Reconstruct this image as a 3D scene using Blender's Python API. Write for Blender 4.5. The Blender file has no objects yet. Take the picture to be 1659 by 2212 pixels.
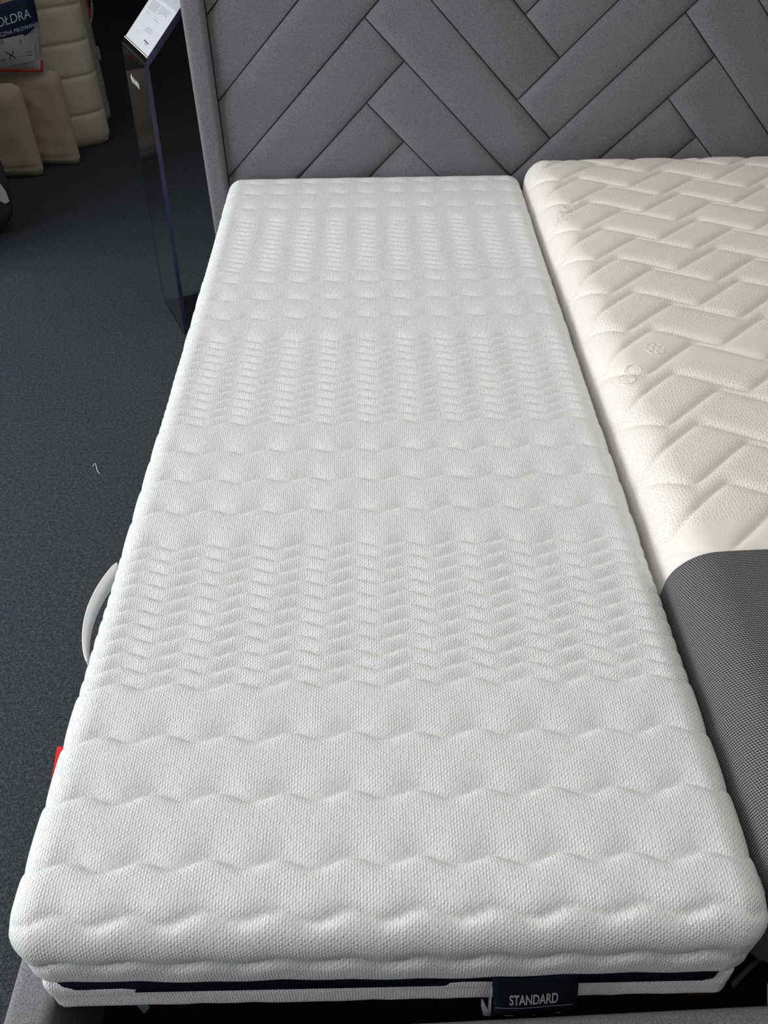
import bpy, bmesh, math, random
import numpy as np
from mathutils import Vector, Matrix

random.seed(4)
rng = np.random.default_rng(4)
S = bpy.context.scene
COL = S.collection
PI = math.pi
ZT = 0.55                      # height of the left mattress top above the carpet

# ------------------------------------------------------------------ camera
CAM = dict(f=1809.91, pitch=0.74569, roll=-0.01409, yaw=0.006723, loc=(0.39803, -0.32306, 0.87481 + ZT))
def make_camera():
    p, r, y = CAM['pitch'], CAM['roll'], CAM['yaw']
    fwd = Vector((math.sin(y) * math.cos(p), math.cos(y) * math.cos(p), -math.sin(p)))
    right = Vector((math.cos(y), -math.sin(y), 0))
    up = right.cross(fwd)
    right, up = math.cos(r) * right + math.sin(r) * up, -math.sin(r) * right + math.cos(r) * up
    cd = bpy.data.cameras.new('camera')
    cd.sensor_fit = 'AUTO'; cd.sensor_width = 36.0
    cd.lens = 36.0 * CAM['f'] / 2212.0
    cd.clip_start = 0.02
    ob = bpy.data.objects.new('camera', cd)
    m = Matrix((right, up, -fwd)).transposed().to_4x4()
    m.translation = Vector(CAM['loc'])
    ob.matrix_world = m
    COL.objects.link(ob)
    S.camera = ob
make_camera()

# ------------------------------------------------------------------ world, lights, exposure
S.view_settings.view_transform = 'Standard'
S.view_settings.look = 'None'
S.view_settings.gamma = 1.0
S.view_settings.use_curve_mapping = False
S.view_settings.exposure = 0.0
W = bpy.data.worlds.new('world'); S.world = W; W.use_nodes = True
W.node_tree.nodes['Background'].inputs[0].default_value = (0.75, 0.85, 1.0, 1)
W.node_tree.nodes['Background'].inputs[1].default_value = 0.6

def area(name, loc, rot, sx, sy, power, color):
    ld = bpy.data.lights.new(name, 'AREA'); ld.shape = 'RECTANGLE'
    ld.size = sx; ld.size_y = sy; ld.energy = power; ld.color = color
    o = bpy.data.objects.new(name, ld); o.location = loc; o.rotation_euler = rot
    COL.objects.link(o); return o
# daylight through the big shop window on the left
area('window_light', (-3.25, 0.62, 1.54), (0, -PI / 2 - 0.03, 0), 1.9, 3.6, 150, (0.95, 0.98, 1.0))
# warm overhead fill, added to brighten the bed; source unseen
cl_ = area('ceiling_fill', (0.7, 0.75, 2.88), (0, 0, 0), 1.4, 3.6, 14, (1.0, 0.94, 0.86)); cl_.data.spread = math.radians(125)

# ------------------------------------------------------------------ helpers
def link(o, parent=None):
    COL.objects.link(o)
    if parent is not None: o.parent = parent
    return o
def tag(o, label=None, cat=None, group=None, kind=None):
    if label: o['label'] = label
    if cat: o['category'] = cat
    if group: o['group'] = group
    if kind: o['kind'] = kind
    return o
def empty(name, label, cat, loc=(0, 0, 0), group=None):
    o = bpy.data.objects.new(name, None); o.location = loc; o.empty_display_size = 0.1
    link(o); return tag(o, label, cat, group)
def mesh_np(name, V, quads=None, tris=None, uv=None, mat=None, parent=None, smooth=True):
    """mesh from numpy arrays, uv given per vertex"""
    me = bpy.data.meshes.new(name)
    V = np.asarray(V, np.float32)
    q = np.zeros((0, 4), np.int32) if quads is None else np.asarray(quads, np.int32)
    t = np.zeros((0, 3), np.int32) if tris is None else np.asarray(tris, np.int32)
    me.vertices.add(len(V)); me.vertices.foreach_set('co', V.ravel())
    idx = np.concatenate([q.ravel(), t.ravel()]).astype(np.int32)
    me.loops.add(len(idx)); me.loops.foreach_set('vertex_index', idx)
    n = len(q) + len(t)
    me.polygons.add(n)
    st = np.concatenate([np.arange(len(q)) * 4, len(q) * 4 + np.arange(len(t)) * 3]).astype(np.int32)
    me.polygons.foreach_set('loop_start', st)
    me.update(calc_edges=True)
    me.polygons.foreach_set('use_smooth', np.full(n, smooth, dtype=bool))
    if uv is not None:
        l = me.uv_layers.new(name='cloth')
        l.data.foreach_set('uv', np.asarray(uv, np.float32)[idx].ravel())
    me.validate()
    o = bpy.data.objects.new(name, me)
    if mat is not None:
        for m in (mat if isinstance(mat, (list, tuple)) else [mat]): me.materials.append(m)
    return link(o, parent)
def from_bm(name, bm, mat=None, parent=None, smooth=False):
    me = bpy.data.meshes.new(name); bm.normal_update(); bm.to_mesh(me); bm.free()
    if smooth: me.polygons.foreach_set('use_smooth', np.ones(len(me.polygons), dtype=bool))
    o = bpy.data.objects.new(name, me)
    if mat is not None:
        for m in (mat if isinstance(mat, (list, tuple)) else [mat]): me.materials.append(m)
    return link(o, parent)
def add_box(bm, lo, hi, bev=0.0, seg=2):
    r = bmesh.ops.create_cube(bm, size=1.0)
    vs = r['verts']
    c = [(a + b) / 2 for a, b in zip(lo, hi)]; d = [b - a for a, b in zip(lo, hi)]
    for v in vs: v.co = Vector((c[0] + v.co.x * d[0], c[1] + v.co.y * d[1], c[2] + v.co.z * d[2]))
    if bev:
        es = list({e for v in vs for e in v.link_edges})
        bmesh.ops.bevel(bm, geom=es, offset=bev, segments=seg, affect='EDGES', profile=0.6, clamp_overlap=True)
def box(name, lo, hi, mat, parent=None, bev=0.0, seg=2):
    bm = bmesh.new(); add_box(bm, lo, hi, bev, seg)
    return from_bm(name, bm, mat, parent, smooth=bev > 0)
def add_tube(bm, pts, r, n=8):
    rings = []
    for i, p in enumerate(pts):
        p = Vector(p)
        a = Vector(pts[max(i - 1, 0)]); b = Vector(pts[min(i + 1, len(pts) - 1)])
        t = (b - a).normalized()
        s = t.cross(Vector((0, 0, 1)))
        if s.length < 1e-4: s = Vector((1, 0, 0))
        s.normalize(); u = s.cross(t)
        rings.append([bm.verts.new(p + r * (math.cos(2 * PI * k / n) * s + math.sin(2 * PI * k / n) * u)) for k in range(n)])
    for A, B in zip(rings, rings[1:]):
        for k in range(n): bm.faces.new((A[k], A[(k + 1) % n], B[(k + 1) % n], B[k]))
    bm.faces.new(rings[0][::-1]); bm.faces.new(rings[-1])

# ------------------------------------------------------------------ materials
class NT:
    def __init__(s, name, rough=0.8, spec=0.3):
        s.m = bpy.data.materials.new(name); s.m.use_nodes = True
        s.t = s.m.node_tree; s.b = s.t.nodes['Principled BSDF']
        s.b.inputs['Roughness'].default_value = rough
        s.b.inputs['Specular IOR Level'].default_value = spec
    def n(s, typ, **kw):
        x = s.t.nodes.new(typ)
        for k, v in kw.items(): setattr(x, k, v)
        return x
    def l(s, a, b): s.t.links.new(a, b)
    def math(s, op, a, b=None, c=None):
        x = s.n('ShaderNodeMath', operation=op)
        for i, v in enumerate((a, b, c)):
            if v is None: continue
            if hasattr(v, 'links'): s.l(v, x.inputs[i])
            else: x.inputs[i].default_value = v
        return x.outputs[0]
    def coords(s, kind='Object'): return s.n('ShaderNodeTexCoord').outputs[kind]
    def scaled(s, vec, sc):
        x = s.n('ShaderNodeMapping'); s.l(vec, x.inputs[0]); x.inputs['Scale'].default_value = sc
        return x.outputs[0]
    def noise(s, vec, scale, detail=2.0, rough=0.5):
        x = s.n('ShaderNodeTexNoise'); s.l(vec, x.inputs['Vector'])
        x.inputs['Scale'].default_value = scale; x.inputs['Detail'].default_value = detail; x.inputs['Roughness'].default_value = rough
        return x.outputs[0]
    def ramp(s, fac, stops):
        x = s.n('ShaderNodeValToRGB'); s.l(fac, x.inputs[0])
        e = x.color_ramp.elements
        while len(e) < len(stops): e.new(0.5)
        for el, (p, c) in zip(e, stops): el.position = p; el.color = (*c, 1) if len(c) == 3 else c
        return x.outputs[0]
    def mix(s, fac, a, b, blend='MIX'):
        x = s.n('ShaderNodeMix', data_type='RGBA', blend_type=blend)
        for i, v in ((0, fac), (6, a), (7, b)):
            if hasattr(v, 'links'): s.l(v, x.inputs[i])
            elif i == 0: x.inputs[0].default_value = v
            else: x.inputs[i].default_value = (*v, 1)
        return x.outputs[2]
    def base(s, c):
        if hasattr(c, 'links'): s.l(c, s.b.inputs['Base Color'])
        else: s.b.inputs['Base Color'].default_value = (*c, 1)
    def bump(s, h, dist, strength=1.0):
        x = s.n('ShaderNodeBump'); s.l(h, x.inputs['Height'])
        x.inputs['Distance'].default_value = dist; x.inputs['Strength'].default_value = strength
        s.l(x.outputs[0], s.b.inputs['Normal'])

def mat_plain(name, c, rough=0.7, spec=0.3, var=0.06, scale=60.0):
    k = NT(name, rough, spec)
    n = k.noise(k.coords(), scale, 3)
    k.base(k.ramp(n, [(0.3, tuple(v * (1 - var) for v in c)), (0.7, tuple(min(1, v * (1 + var)) for v in c))]))
    return k.m

def mat_melange(name, dark, light, sx, sz, bump=0.0006, axis='xz'):
    """heathered upholstery cloth with short vertical yarn streaks"""
    k = NT(name, 0.9, 0.15)
    v = k.coords()
    a = k.noise(k.scaled(v, (sx, sx, sz)), 1.0, 2, 0.6)
    b = k.noise(k.scaled(v, (sz, sz, sx)), 1.0, 2, 0.6)
    f = k.math('ADD', k.math('MULTIPLY', a, 0.6), k.math('MULTIPLY', b, 0.4))
    big = k.noise(v, 9.0, 2)
    k.base(k.mix(k.math('MULTIPLY', big, 0.25), k.ramp(f, [(0.32, dark), (0.68, light)]), tuple(v2 * 0.85 for v2 in dark)))
    k.b.inputs['Sheen Weight'].default_value = 0.1
    k.bump(f, bump)
    return k.m

def mat_knit(name, c, pitch_u, pitch_v, depth):
    """white jacquard knit: staggered small pills of uneven height with dash-shaped pits between them"""
    k = NT(name, 0.72, 0.25)
    uv = k.n('ShaderNodeUVMap').outputs[0]
    sep = k.n('ShaderNodeSeparateXYZ'); k.l(uv, sep.inputs[0])
    wob = k.math('MULTIPLY', k.noise(uv, 90.0, 2), 0.9)
    u = k.math('ADD', k.math('DIVIDE', sep.outputs[0], pitch_u), wob)
    colm = k.math('FLOOR', u)
    off = k.math('MULTIPLY', k.math('MODULO', colm, 2.0), 0.5)
    v = k.math('ADD', k.math('ADD', k.math('DIVIDE', sep.outputs[1], pitch_v), off), wob)
    row = k.math('FLOOR', v)
    fu = k.math('SUBTRACT', k.math('FRACT', u), 0.5)
    fv = k.math('SUBTRACT', k.math('FRACT', v), 0.5)
    cell = k.n('ShaderNodeCombineXYZ'); k.l(colm, cell.inputs[0]); k.l(row, cell.inputs[1])
    wn = k.n('ShaderNodeTexWhiteNoise', noise_dimensions='2D'); k.l(cell.outputs[0], wn.inputs['Vector'])
    pu = k.math('SUBTRACT', 1.0, k.math('POWER', k.math('ABSOLUTE', k.math('MULTIPLY', fu, 2.0)), 2.0))
    pv = k.math('SUBTRACT', 1.0, k.math('POWER', k.math('ABSOLUTE', k.math('MULTIPLY', fv, 2.0)), 2.0))
    pill = k.math('MULTIPLY', pu, pv)
    tall = k.ramp(wn.outputs['Value'], [(0.0, (0.30, 0.30, 0.30)), (0.35, (0.55, 0.55, 0.55)), (0.7, (0.95, 0.95, 0.95)), (1.0, (1, 1, 1))])
    fine = k.noise(k.scaled(uv, (1000, 380, 1)), 1.0, 2)
    h = k.math('ADD', k.math('MULTIPLY', pill, tall), k.math('MULTIPLY', fine, 0.45))
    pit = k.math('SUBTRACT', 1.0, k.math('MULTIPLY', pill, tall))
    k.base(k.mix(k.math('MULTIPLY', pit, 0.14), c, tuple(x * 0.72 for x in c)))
    k.b.inputs['Sheen Weight'].default_value = 0.05
    k.bump(h, depth, 1.0)
    return k.m

M = {}
# carpet
k = NT('carpet', 0.95, 0.1); v = k.coords()
a = k.noise(v, 330, 2, 0.65); b = k.noise(v, 120, 2); c = k.noise(v, 1.3, 2)
f = k.math('ADD', k.math('MULTIPLY', a, 0.7), k.math('MULTIPLY', b, 0.3))
k.base(k.mix(k.math('MULTIPLY', c, 0.35), k.ramp(f, [(0.32, (0.014, 0.017, 0.019)), (0.52, (0.056, 0.065, 0.074)), (0.70, (0.160, 0.178, 0.192))]), (0.05, 0.056, 0.075)))
k.bump(f, 0.004); M['carpet'] = k.m
M['wall'] = mat_plain('wall_paint', (0.55, 0.55, 0.54), 0.9, 0.2, 0.03, 4)
M['ceiling'] = mat_plain('ceiling_paint', (0.7, 0.7, 0.7), 0.9, 0.2, 0.03, 4)
M['dark_blocker'] = mat_plain('dark_blocker_board', (0.10, 0.10, 0.105), 0.8, 0.2, 0.1, 5)
M['frame_metal'] = mat_plain('window_frame_metal', (0.35, 0.36, 0.37), 0.4, 0.5, 0.03, 30)
M['headboard'] = mat_melange('grey_headboard_cloth', (0.098, 0.096, 0.107), (0.285, 0.279, 0.302), 760, 280)
M['rail'] = mat_melange('grey_rail_cloth', (0.12, 0.115, 0.12), (0.42, 0.40, 0.42), 900, 420, 0.001)
M['black'] = mat_plain('matte_black', (0.012, 0.012, 0.013), 0.9, 0.1, 0.2, 40)
M['wood'] = mat_plain('slat_wood', (0.20, 0.13, 0.07), 0.7, 0.2, 0.25, 25)
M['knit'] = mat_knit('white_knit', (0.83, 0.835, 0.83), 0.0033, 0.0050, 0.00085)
M['navy'] = mat_plain('navy_tape', (0.008, 0.009, 0.022), 0.95, 0.05, 0.2, 200)
M['label_navy'] = mat_plain('navy_label', (0.008, 0.011, 0.020), 0.95, 0.05, 0.15, 120)
M['label_grey'] = mat_plain('label_print', (0.52, 0.54, 0.54), 0.6, 0.3, 0.05, 300)
M['label_back'] = mat_plain('label_reverse', (0.34, 0.35, 0.40), 0.6, 0.3, 0.1, 200)
M['white_tape'] = mat_plain('white_webbing', (0.82, 0.82, 0.81), 0.8, 0.2, 0.06, 700)
M['red'] = mat_plain('red_label', (0.75, 0.018, 0.020), 0.6, 0.3, 0.06, 300)
M['blue_care'] = mat_plain('care_label', (0.25, 0.33, 0.38), 0.5, 0.4, 0.2, 200)

# cream jacquard of the right mattress
k = NT('cream_jacquard', 0.5, 0.4)
uv = k.n('ShaderNodeUVMap').outputs[0]
sep = k.n('ShaderNodeSeparateXYZ'); k.l(uv, sep.inputs[0])
wob = k.math('MULTIPLY', k.math('SUBTRACT', k.noise(uv, 4.5, 1), 0.5), 0.20)
vb = k.math('ADD', sep.outputs[1], wob)
band = k.math('FRACT', k.math('DIVIDE', k.math('SUBTRACT', vb, 0.40), 0.52))     # smooth satin bands across the bed
dots_on = k.ramp(band, [(0.0, (0, 0, 0)), (0.17, (0, 0, 0)), (0.20, (1, 1, 1)), (0.97, (1, 1, 1)), (1.0, (0, 0, 0))])
vo = k.n('ShaderNodeTexVoronoi', voronoi_dimensions='2D'); k.l(k.scaled(uv, (185, 150, 1)), vo.inputs['Vector'])
vo.inputs['Scale'].default_value = 1.0; vo.inputs['Randomness'].default_value = 0.55
stitch = k.ramp(vo.outputs['Distance'], [(0.10, (1, 1, 1)), (0.30, (0, 0, 0))])
stitch_on = k.math('MULTIPLY', stitch, dots_on)
fl = k.noise(uv, 520, 1)
fleck = k.ramp(fl, [(0.73, (0, 0, 0)), (0.79, (1, 1, 1))])
rib = k.n('ShaderNodeTexWave'); k.l(k.scaled(uv, (1, 0.25, 1)), rib.inputs[0]); rib.inputs['Scale'].default_value = 260; rib.inputs['Distortion'].default_value = 0.6
cream = k.mix(k.noise(uv, 30, 2), (0.80, 0.755, 0.705), (0.86, 0.82, 0.775))
cream = k.mix(k.math('MULTIPLY', stitch_on, 0.8), cream, (0.93, 0.91, 0.88))
k.base(k.mix(k.math('MULTIPLY', fleck, 0.45), cream, (0.30, 0.22, 0.15)))
k.l(k.math('SUBTRACT', 0.62, k.math('MULTIPLY', stitch_on, 0.36)), k.b.inputs['Roughness'])
k.bump(k.math('ADD', stitch_on, k.math('MULTIPLY', rib.outputs['Fac'], 0.10)), 0.0007)
M['cream'] = k.m

# woven black and light grey cover
k = NT('woven_grey_cover', 0.85, 0.2)
uv = k.n('ShaderNodeUVMap').outputs[0]
sep = k.n('ShaderNodeSeparateXYZ'); k.l(uv, sep.inputs[0])
pu, pv = 0.0034, 0.0031
w1 = k.math('SINE', k.math('MULTIPLY', k.math('ADD', sep.outputs[0], k.math('MULTIPLY', sep.outputs[1], 0.35)), 2 * PI / pu))
w2 = k.math('SINE', k.math('MULTIPLY', sep.outputs[1], 2 * PI / pv))
wv = k.math('ADD', k.math('MULTIPLY', w1, 0.22), k.math('MULTIPLY', w2, 0.28))
wv = k.math('ADD', k.math('ADD', wv, 0.25), k.math('MULTIPLY', k.noise(uv, 600, 2), 0.5))
k.base(k.ramp(wv, [(0.20, (0.028, 0.028, 0.030)), (0.55, (0.125, 0.125, 0.128)), (0.88, (0.36, 0.36, 0.36))]))
k.bump(wv, 0.0012); M['cover'] = k.m

k = NT('clear_acrylic', 0.03, 0.5)
k.b.inputs['Transmission Weight'].default_value = 1.0; k.b.inputs['IOR'].default_value = 1.46
k.base(k.mix(k.noise(k.coords(), 12, 2), (0.93, 0.93, 0.95), (0.96, 0.96, 0.97))); M['acrylic'] = k.m
# thin foot plate: Fresnel gloss over a faintly tinted transparent body
k = NT('clear_acrylic_plate', 0.03, 0.5)
tr = k.n('ShaderNodeBsdfTransparent'); gl = k.n('ShaderNodeBsdfGlossy'); fr_ = k.n('ShaderNodeFresnel'); mx = k.n('ShaderNodeMixShader')
k.l(k.mix(k.noise(k.coords(), 12, 2), (0.93, 0.93, 0.96), (0.96, 0.96, 0.98)), tr.inputs[0])
gl.inputs['Roughness'].default_value = 0.04; fr_.inputs['IOR'].default_value = 1.35
k.l(fr_.outputs[0], mx.inputs[0]); k.l(tr.outputs[0], mx.inputs[1]); k.l(gl.outputs[0], mx.inputs[2])
k.l(mx.outputs[0], k.t.nodes['Material Output'].inputs['Surface'])
M['acrylic_plate'] = k.m
M['acrylic_edge'] = mat_plain('acrylic_edge', (0.036, 0.033, 0.095), 0.3, 0.4, 0.25, 30)
M['paper'] = mat_plain('white_paper', (0.60, 0.60, 0.63), 0.6, 0.3, 0.02, 40)
M['paper_grey'] = mat_plain('grey_print', (0.44, 0.46, 0.49), 0.6, 0.3, 0.05, 60)
M['ink'] = mat_plain('grey_ink', (0.30, 0.30, 0.33), 0.7, 0.2, 0.1, 200)
M['ink_dark'] = mat_plain('dark_ink', (0.06, 0.06, 0.075), 0.7, 0.2, 0.1, 200)
M['white_print'] = mat_plain('white_print', (0.80, 0.83, 0.82), 0.6, 0.3, 0.05, 200)
# bedding pile
def mat_cloth(name, c, scale=260, var=0.16, bump=0.0015):
    k = NT(name, 0.9, 0.15); v = k.coords()
    a = k.noise(v, scale, 3); b = k.noise(v, 7, 3)
    f = k.math('ADD', k.math('MULTIPLY', a, 0.55), k.math('MULTIPLY', b, 0.45))
    k.base(k.ramp(f, [(0.3, tuple(x * (1 - var) for x in c)), (0.7, tuple(x * (1 + var) for x in c))]))
    k.bump(f, bump); return k.m
M['quilt'] = mat_cloth('cream_quilt_cloth', (0.74, 0.66, 0.48))
M['cushion'] = mat_cloth('beige_cushion_cloth', (0.52, 0.43, 0.33), 160, 0.14, 0.002)
k = NT('floral_cloth', 0.9, 0.15); v = k.coords()
k.base(k.mix(k.ramp(k.noise(v, 45, 3), [(0.42, (0, 0, 0)), (0.55, (1, 1, 1))]), (0.36, 0.35, 0.30), (0.52, 0.47, 0.39)))
M['floral'] = k.m
M['darkred'] = mat_plain('dark_red_binding', (0.30, 0.03, 0.025), 0.8, 0.2, 0.2, 90)
M['piping_red'] = mat_plain('red_piping', (0.55, 0.03, 0.03), 0.5, 0.4, 0.1, 90)
M['bag'] = mat_cloth('charcoal_bag_cloth', (0.045, 0.043, 0.048), 300, 0.2, 0.002)
k = NT('clear_bag_over_duvet', 0.28, 0.5); v = k.coords()
k.base(k.ramp(k.noise(v, 18, 4), [(0.3, (0.46, 0.43, 0.44)), (0.7, (0.66, 0.62, 0.62))])); k.bump(k.noise(v, 30, 3), 0.006)
M['plastic'] = k.m
k = NT('photo_print', 0.4, 0.4); v = k.coords()
k.base(k.ramp(k.noise(v, 14, 2), [(0.42, (0.62, 0.60, 0.62)), (0.55, (0.55, 0.42, 0.33)), (0.66, (0.42, 0.17, 0.04))]))
M['photo'] = k.m
M['navy_print'] = mat_plain('navy_print', (0.012, 0.020, 0.075), 0.35, 0.5, 0.2, 20)
M['sticker'] = mat_plain('sticker_paper', (0.55, 0.56, 0.54), 0.6, 0.3, 0.05, 60)

# ------------------------------------------------------------------ the room
def struct(name, lo, hi, mat):
    return tag(box(name, lo, hi, mat), kind='structure')
struct('floor', (-3.4, -3.6, -0.10), (4.4, 8.2, 0.0), M['carpet'])
struct('ceiling', (-3.4, -3.6, 2.95), (4.4, 8.2, 3.05), M['ceiling'])
struct('wall_back', (-3.4, 8.2, 0), (4.4, 8.3, 2.95), M['wall'])
struct('wall_front', (-3.4, -3.7, 0), (4.4, -3.6, 2.95), M['wall'])
struct('wall_right', (4.4, -3.6, 0), (4.5, 8.2, 2.95), M['wall'])
bm = bmesh.new()      # left wall around the shop window
for lo, hi in (((-3.5, -3.6, 0), (-3.4, -1.4, 2.95)), ((-3.5, 2.4, 0), (-3.4, 8.2, 2.95)),
               ((-3.5, -1.4, 0), (-3.4, 2.4, 0.5)), ((-3.5, -1.4, 2.85), (-3.4, 2.4, 2.95))): add_box(bm, lo, hi)
tag(from_bm('wall_left', bm, M['wall']), kind='structure')
bm = bmesh.new()
for lo, hi in (((-3.47, -1.4, 0.5), (-3.43, -1.34, 2.85)), ((-3.47, 2.34, 0.5), (-3.43, 2.4, 2.85)), ((-3.47, 0.47, 0.56), (-3.43, 0.53, 2.79)),
               ((-3.47, -1.34, 0.5), (-3.43, 2.34, 0.56)), ((-3.47, -1.34, 2.79), (-3.43, 2.34, 2.85))): add_box(bm, lo, hi)
tag(from_bm('window_1', bm, M['frame_metal']), kind='structure')
struct('light_blocker', (-3.4, 2.50, 0), (-1.25, 2.56, 2.4), M['dark_blocker'])     # unseen panel, added to keep window light off the bedding and far carpet

# ------------------------------------------------------------------ quilted shells
def shell(Wd, L, r, prof, step_x, step_y, hfun, Mc=10):
    """rounded block: flat inner grid + swept rim. prof = list of (d, z, nout, nup, arc) outward from the inner rectangle."""
    nx = max(2, int(round((Wd - 2 * r) / step_x))); ny = max(2, int(round((L - 2 * r) / step_y)))
    xs = np.linspace(r, Wd - r, nx + 1); ys = np.linspace(r, L - r, ny + 1)
    X, Y = np.meshgrid(xs, ys)                      # (ny+1, nx+1)
    gi = np.arange((nx + 1) * (ny + 1)).reshape(ny + 1, nx + 1)
    base = np.stack([X.ravel(), Y.ravel(), np.zeros(X.size)], 1)
    uv = base[:, :2].copy()
    nrm = np.tile([0, 0, 1.0], (len(base), 1))
    quads = [np.stack([gi[:-1, :-1].ravel(), gi[:-1, 1:].ravel(), gi[1:, 1:].ravel(), gi[1:, :-1].ravel()], 1)]
    inner = []; ang = []
    def corner(vi, a0):
        for m in range(1, Mc): inner.append(vi); ang.append(a0 + PI / 2 * m / Mc)
    for i in range(nx + 1): inner.append(gi[0, i]); ang.append(-PI / 2)
    corner(gi[0, nx], -PI / 2)
    for j in range(ny + 1): inner.append(gi[j, nx]); ang.append(0)
    corner(gi[ny, nx], 0)
    for i in range(nx, -1, -1): inner.append(gi[ny, i]); ang.append(PI / 2)
    corner(gi[ny, 0], PI / 2)
    for j in range(ny, -1, -1): inner.append(gi[j, 0]); ang.append(PI)
    corner(gi[0, 0], PI)
    inner = np.array(inner); ang = np.array(ang)
    n2 = np.stack([np.cos(ang), np.sin(ang)], 1); p0 = base[inner][:, :2]
    Vs, Us, Ns = [base], [uv], [nrm]
    prev = inner; cnt = len(base); nl = len(inner)
    for (d, z, no, nu, arc) in prof:
        Vs.append(np.concatenate([p0 + n2 * d, np.full((nl, 1), z)], 1))
        Us.append(p0 + n2 * arc)
        Ns.append(np.concatenate([n2 * no, np.full((nl, 1), nu)], 1))
        cur = np.arange(cnt, cnt + nl); cnt += nl
        quads.append(np.stack([prev, cur, np.roll(cur, -1), np.roll(prev, -1)], 1))
        prev = cur
    V = np.concatenate(Vs); U = np.concatenate(Us); N = np.concatenate(Ns)
    h = hfun(U[:, 0], U[:, 1], V)
    V = V + N * h[:, None]
    Q = np.concatenate(quads)
    dg = (Q[:, 0] == Q[:, 3])
    T = Q[dg][:, :3]; Q = Q[~dg]
    return V, Q, T, U
def rim_profile(r, na, zside, ns, lip_r=0.0, nlip=5, bulge=0.0):
    P = []
    for i in range(1, na + 1):
        a = PI / 2 * i / na
        P.append((r * math.sin(a), -r * (1 - math.cos(a)), math.sin(a), math.cos(a), r * a))
    arc = r * PI / 2
    for i in range(1, ns + 1):
        t = i / ns; z = -r + (zside + r) * t
        P.append((r + bulge * math.sin(PI * t), z, 1.0, 0.0, arc + (-r - z)))
    arc += -r - zside
    for i in range(1, nlip + 1):
        a = PI / 2 * i / nlip
        P.append((r - lip_r + lip_r * math.cos(a), zside - lip_r * math.sin(a), math.cos(a), -math.sin(a), arc + lip_r * a))
    return P

# --- left mattress: wavy zoned quilting
LINES = np.array(sorted([2.07, 2.0, 1.9305, 1.8617, 1.7698] + list(np.linspace(1.4298, 1.6943, 12)) + [1.3771, 1.30, 1.2217]
        + list(np.linspace(0.8615, 1.1351, 12)) + [0.7838, 0.7089, 0.6343] + list(np.linspace(0.311, 0.5596, 11))
        + [0.2349, 0.1579, 0.0805, 0.0235, -0.0455, -0.115]))
lump_p = rng.uniform(0, 2 * PI, (7, 2)); lump_k = rng.normal(0, 22, (7, 2))
def lumps(x, y):
    s = np.zeros_like(x)
    for (a, b), (kx, ky) in zip(lump_p, lump_k): s += np.sin(kx * x + ky * y + a)
    return s / 7
def h_wave(x, y, V):
    ph = 2 * PI * (x - 0.36025) / 0.0755
    wob = 0.0012 * np.sin(31 * x + 17 * y)
    yw = y - 0.0052 * np.cos(ph) - wob
    i = np.clip(np.searchsorted(LINES, yw), 1, len(LINES) - 1)
    d1 = np.clip(yw - LINES[i - 1], 0, None); d2 = np.clip(LINES[i] - yw, 0, None)
    # the cloth dives steeply on the foot side of a seam and swells slowly on the head side
    p = (1 - np.exp(-d1 / 0.0150)) * (1 - np.exp(-d2 / 0.0046))
    ed = np.clip(np.minimum(x, 0.80 - x) / 0.07, -0.3, 1); ed = 0.28 + 0.72 * np.clip(ed, 0, 1)
    thread = np.exp(-np.minimum(d1, d2) / 0.0018)
    return (0.0086 * p - 0.0055) * ed - 0.0011 * thread * (0.4 + 0.6 * ed) + 0.0009 * lumps(x, y)

mat_l = empty('mattress', 'white knitted mattress with wavy zoned quilting, bare on the left half of the bed', 'mattress', (0, 0, ZT))
prof = rim_profile(0.042, 20, -0.098, 18, 0.020, 6)
prof.append((0.012, -0.118, 0, -1, prof[-1][4] + 0.01))
V, Q, T, U = shell(0.80, 1.99, 0.042, prof, 0.0036, 0.00125, h_wave)
V[:, 0] = 0.4 + (V[:, 0] - 0.4) * (1 - 0.012 * np.sin(PI * np.clip(V[:, 1] / 1.99, 0, 1)))      # sides drawn in a little at the waist
# the lip of the zipped top half sags unevenly
lo = V[:, 2] < -0.06
V[lo, 2] += -0.005 * V[lo, 0] + 0.003 * np.sin(V[lo, 0] * 9 + 0.6) + 0.002 * np.sin(V[lo, 0] * 23 + V[lo, 1] * 5)
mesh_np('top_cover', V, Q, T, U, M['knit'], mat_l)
prof2 = rim_profile(0.012, 4, -0.064, 10, 0.012, 5); prof2.append((-0.02, -0.076, 0, -1, 0.2))
def h_low(x, y, V): return 0.0012 * lumps(3 * x, 3 * y) + np.where(V[:, 2] > -0.03, 0.002 * np.sin(x * 14 + 1.0), 0)
V, Q, T, U = shell(0.782, 1.972, 0.012, prof2, 0.02, 0.02, h_low)
V += np.array([0.009, 0.009, -0.1405])
V[:, 2] += np.where(V[:, 2] > -0.17, 0.020 * np.exp(-((V[:, 0] - 0.722) / 0.035) ** 2) + 0.002 * np.sin(V[:, 0] * 16), 0)
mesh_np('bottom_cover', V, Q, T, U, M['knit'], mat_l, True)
# zip tape: a navy band recessed between the two halves
bm = bmesh.new(); add_box(bm, (0.0075, 0.0075, -0.160), (0.7925, 1.9825, -0.100), 0.0)
bmesh.ops.bevel(bm, geom=[e for e in bm.edges if abs(e.verts[0].co.z - e.verts[1].co.z) > 0.01], offset=0.04, segments=5, affect='EDGES', profile=0.5)
from_bm('zip_tape', bm, M['navy'], mat_l, True)
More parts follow.
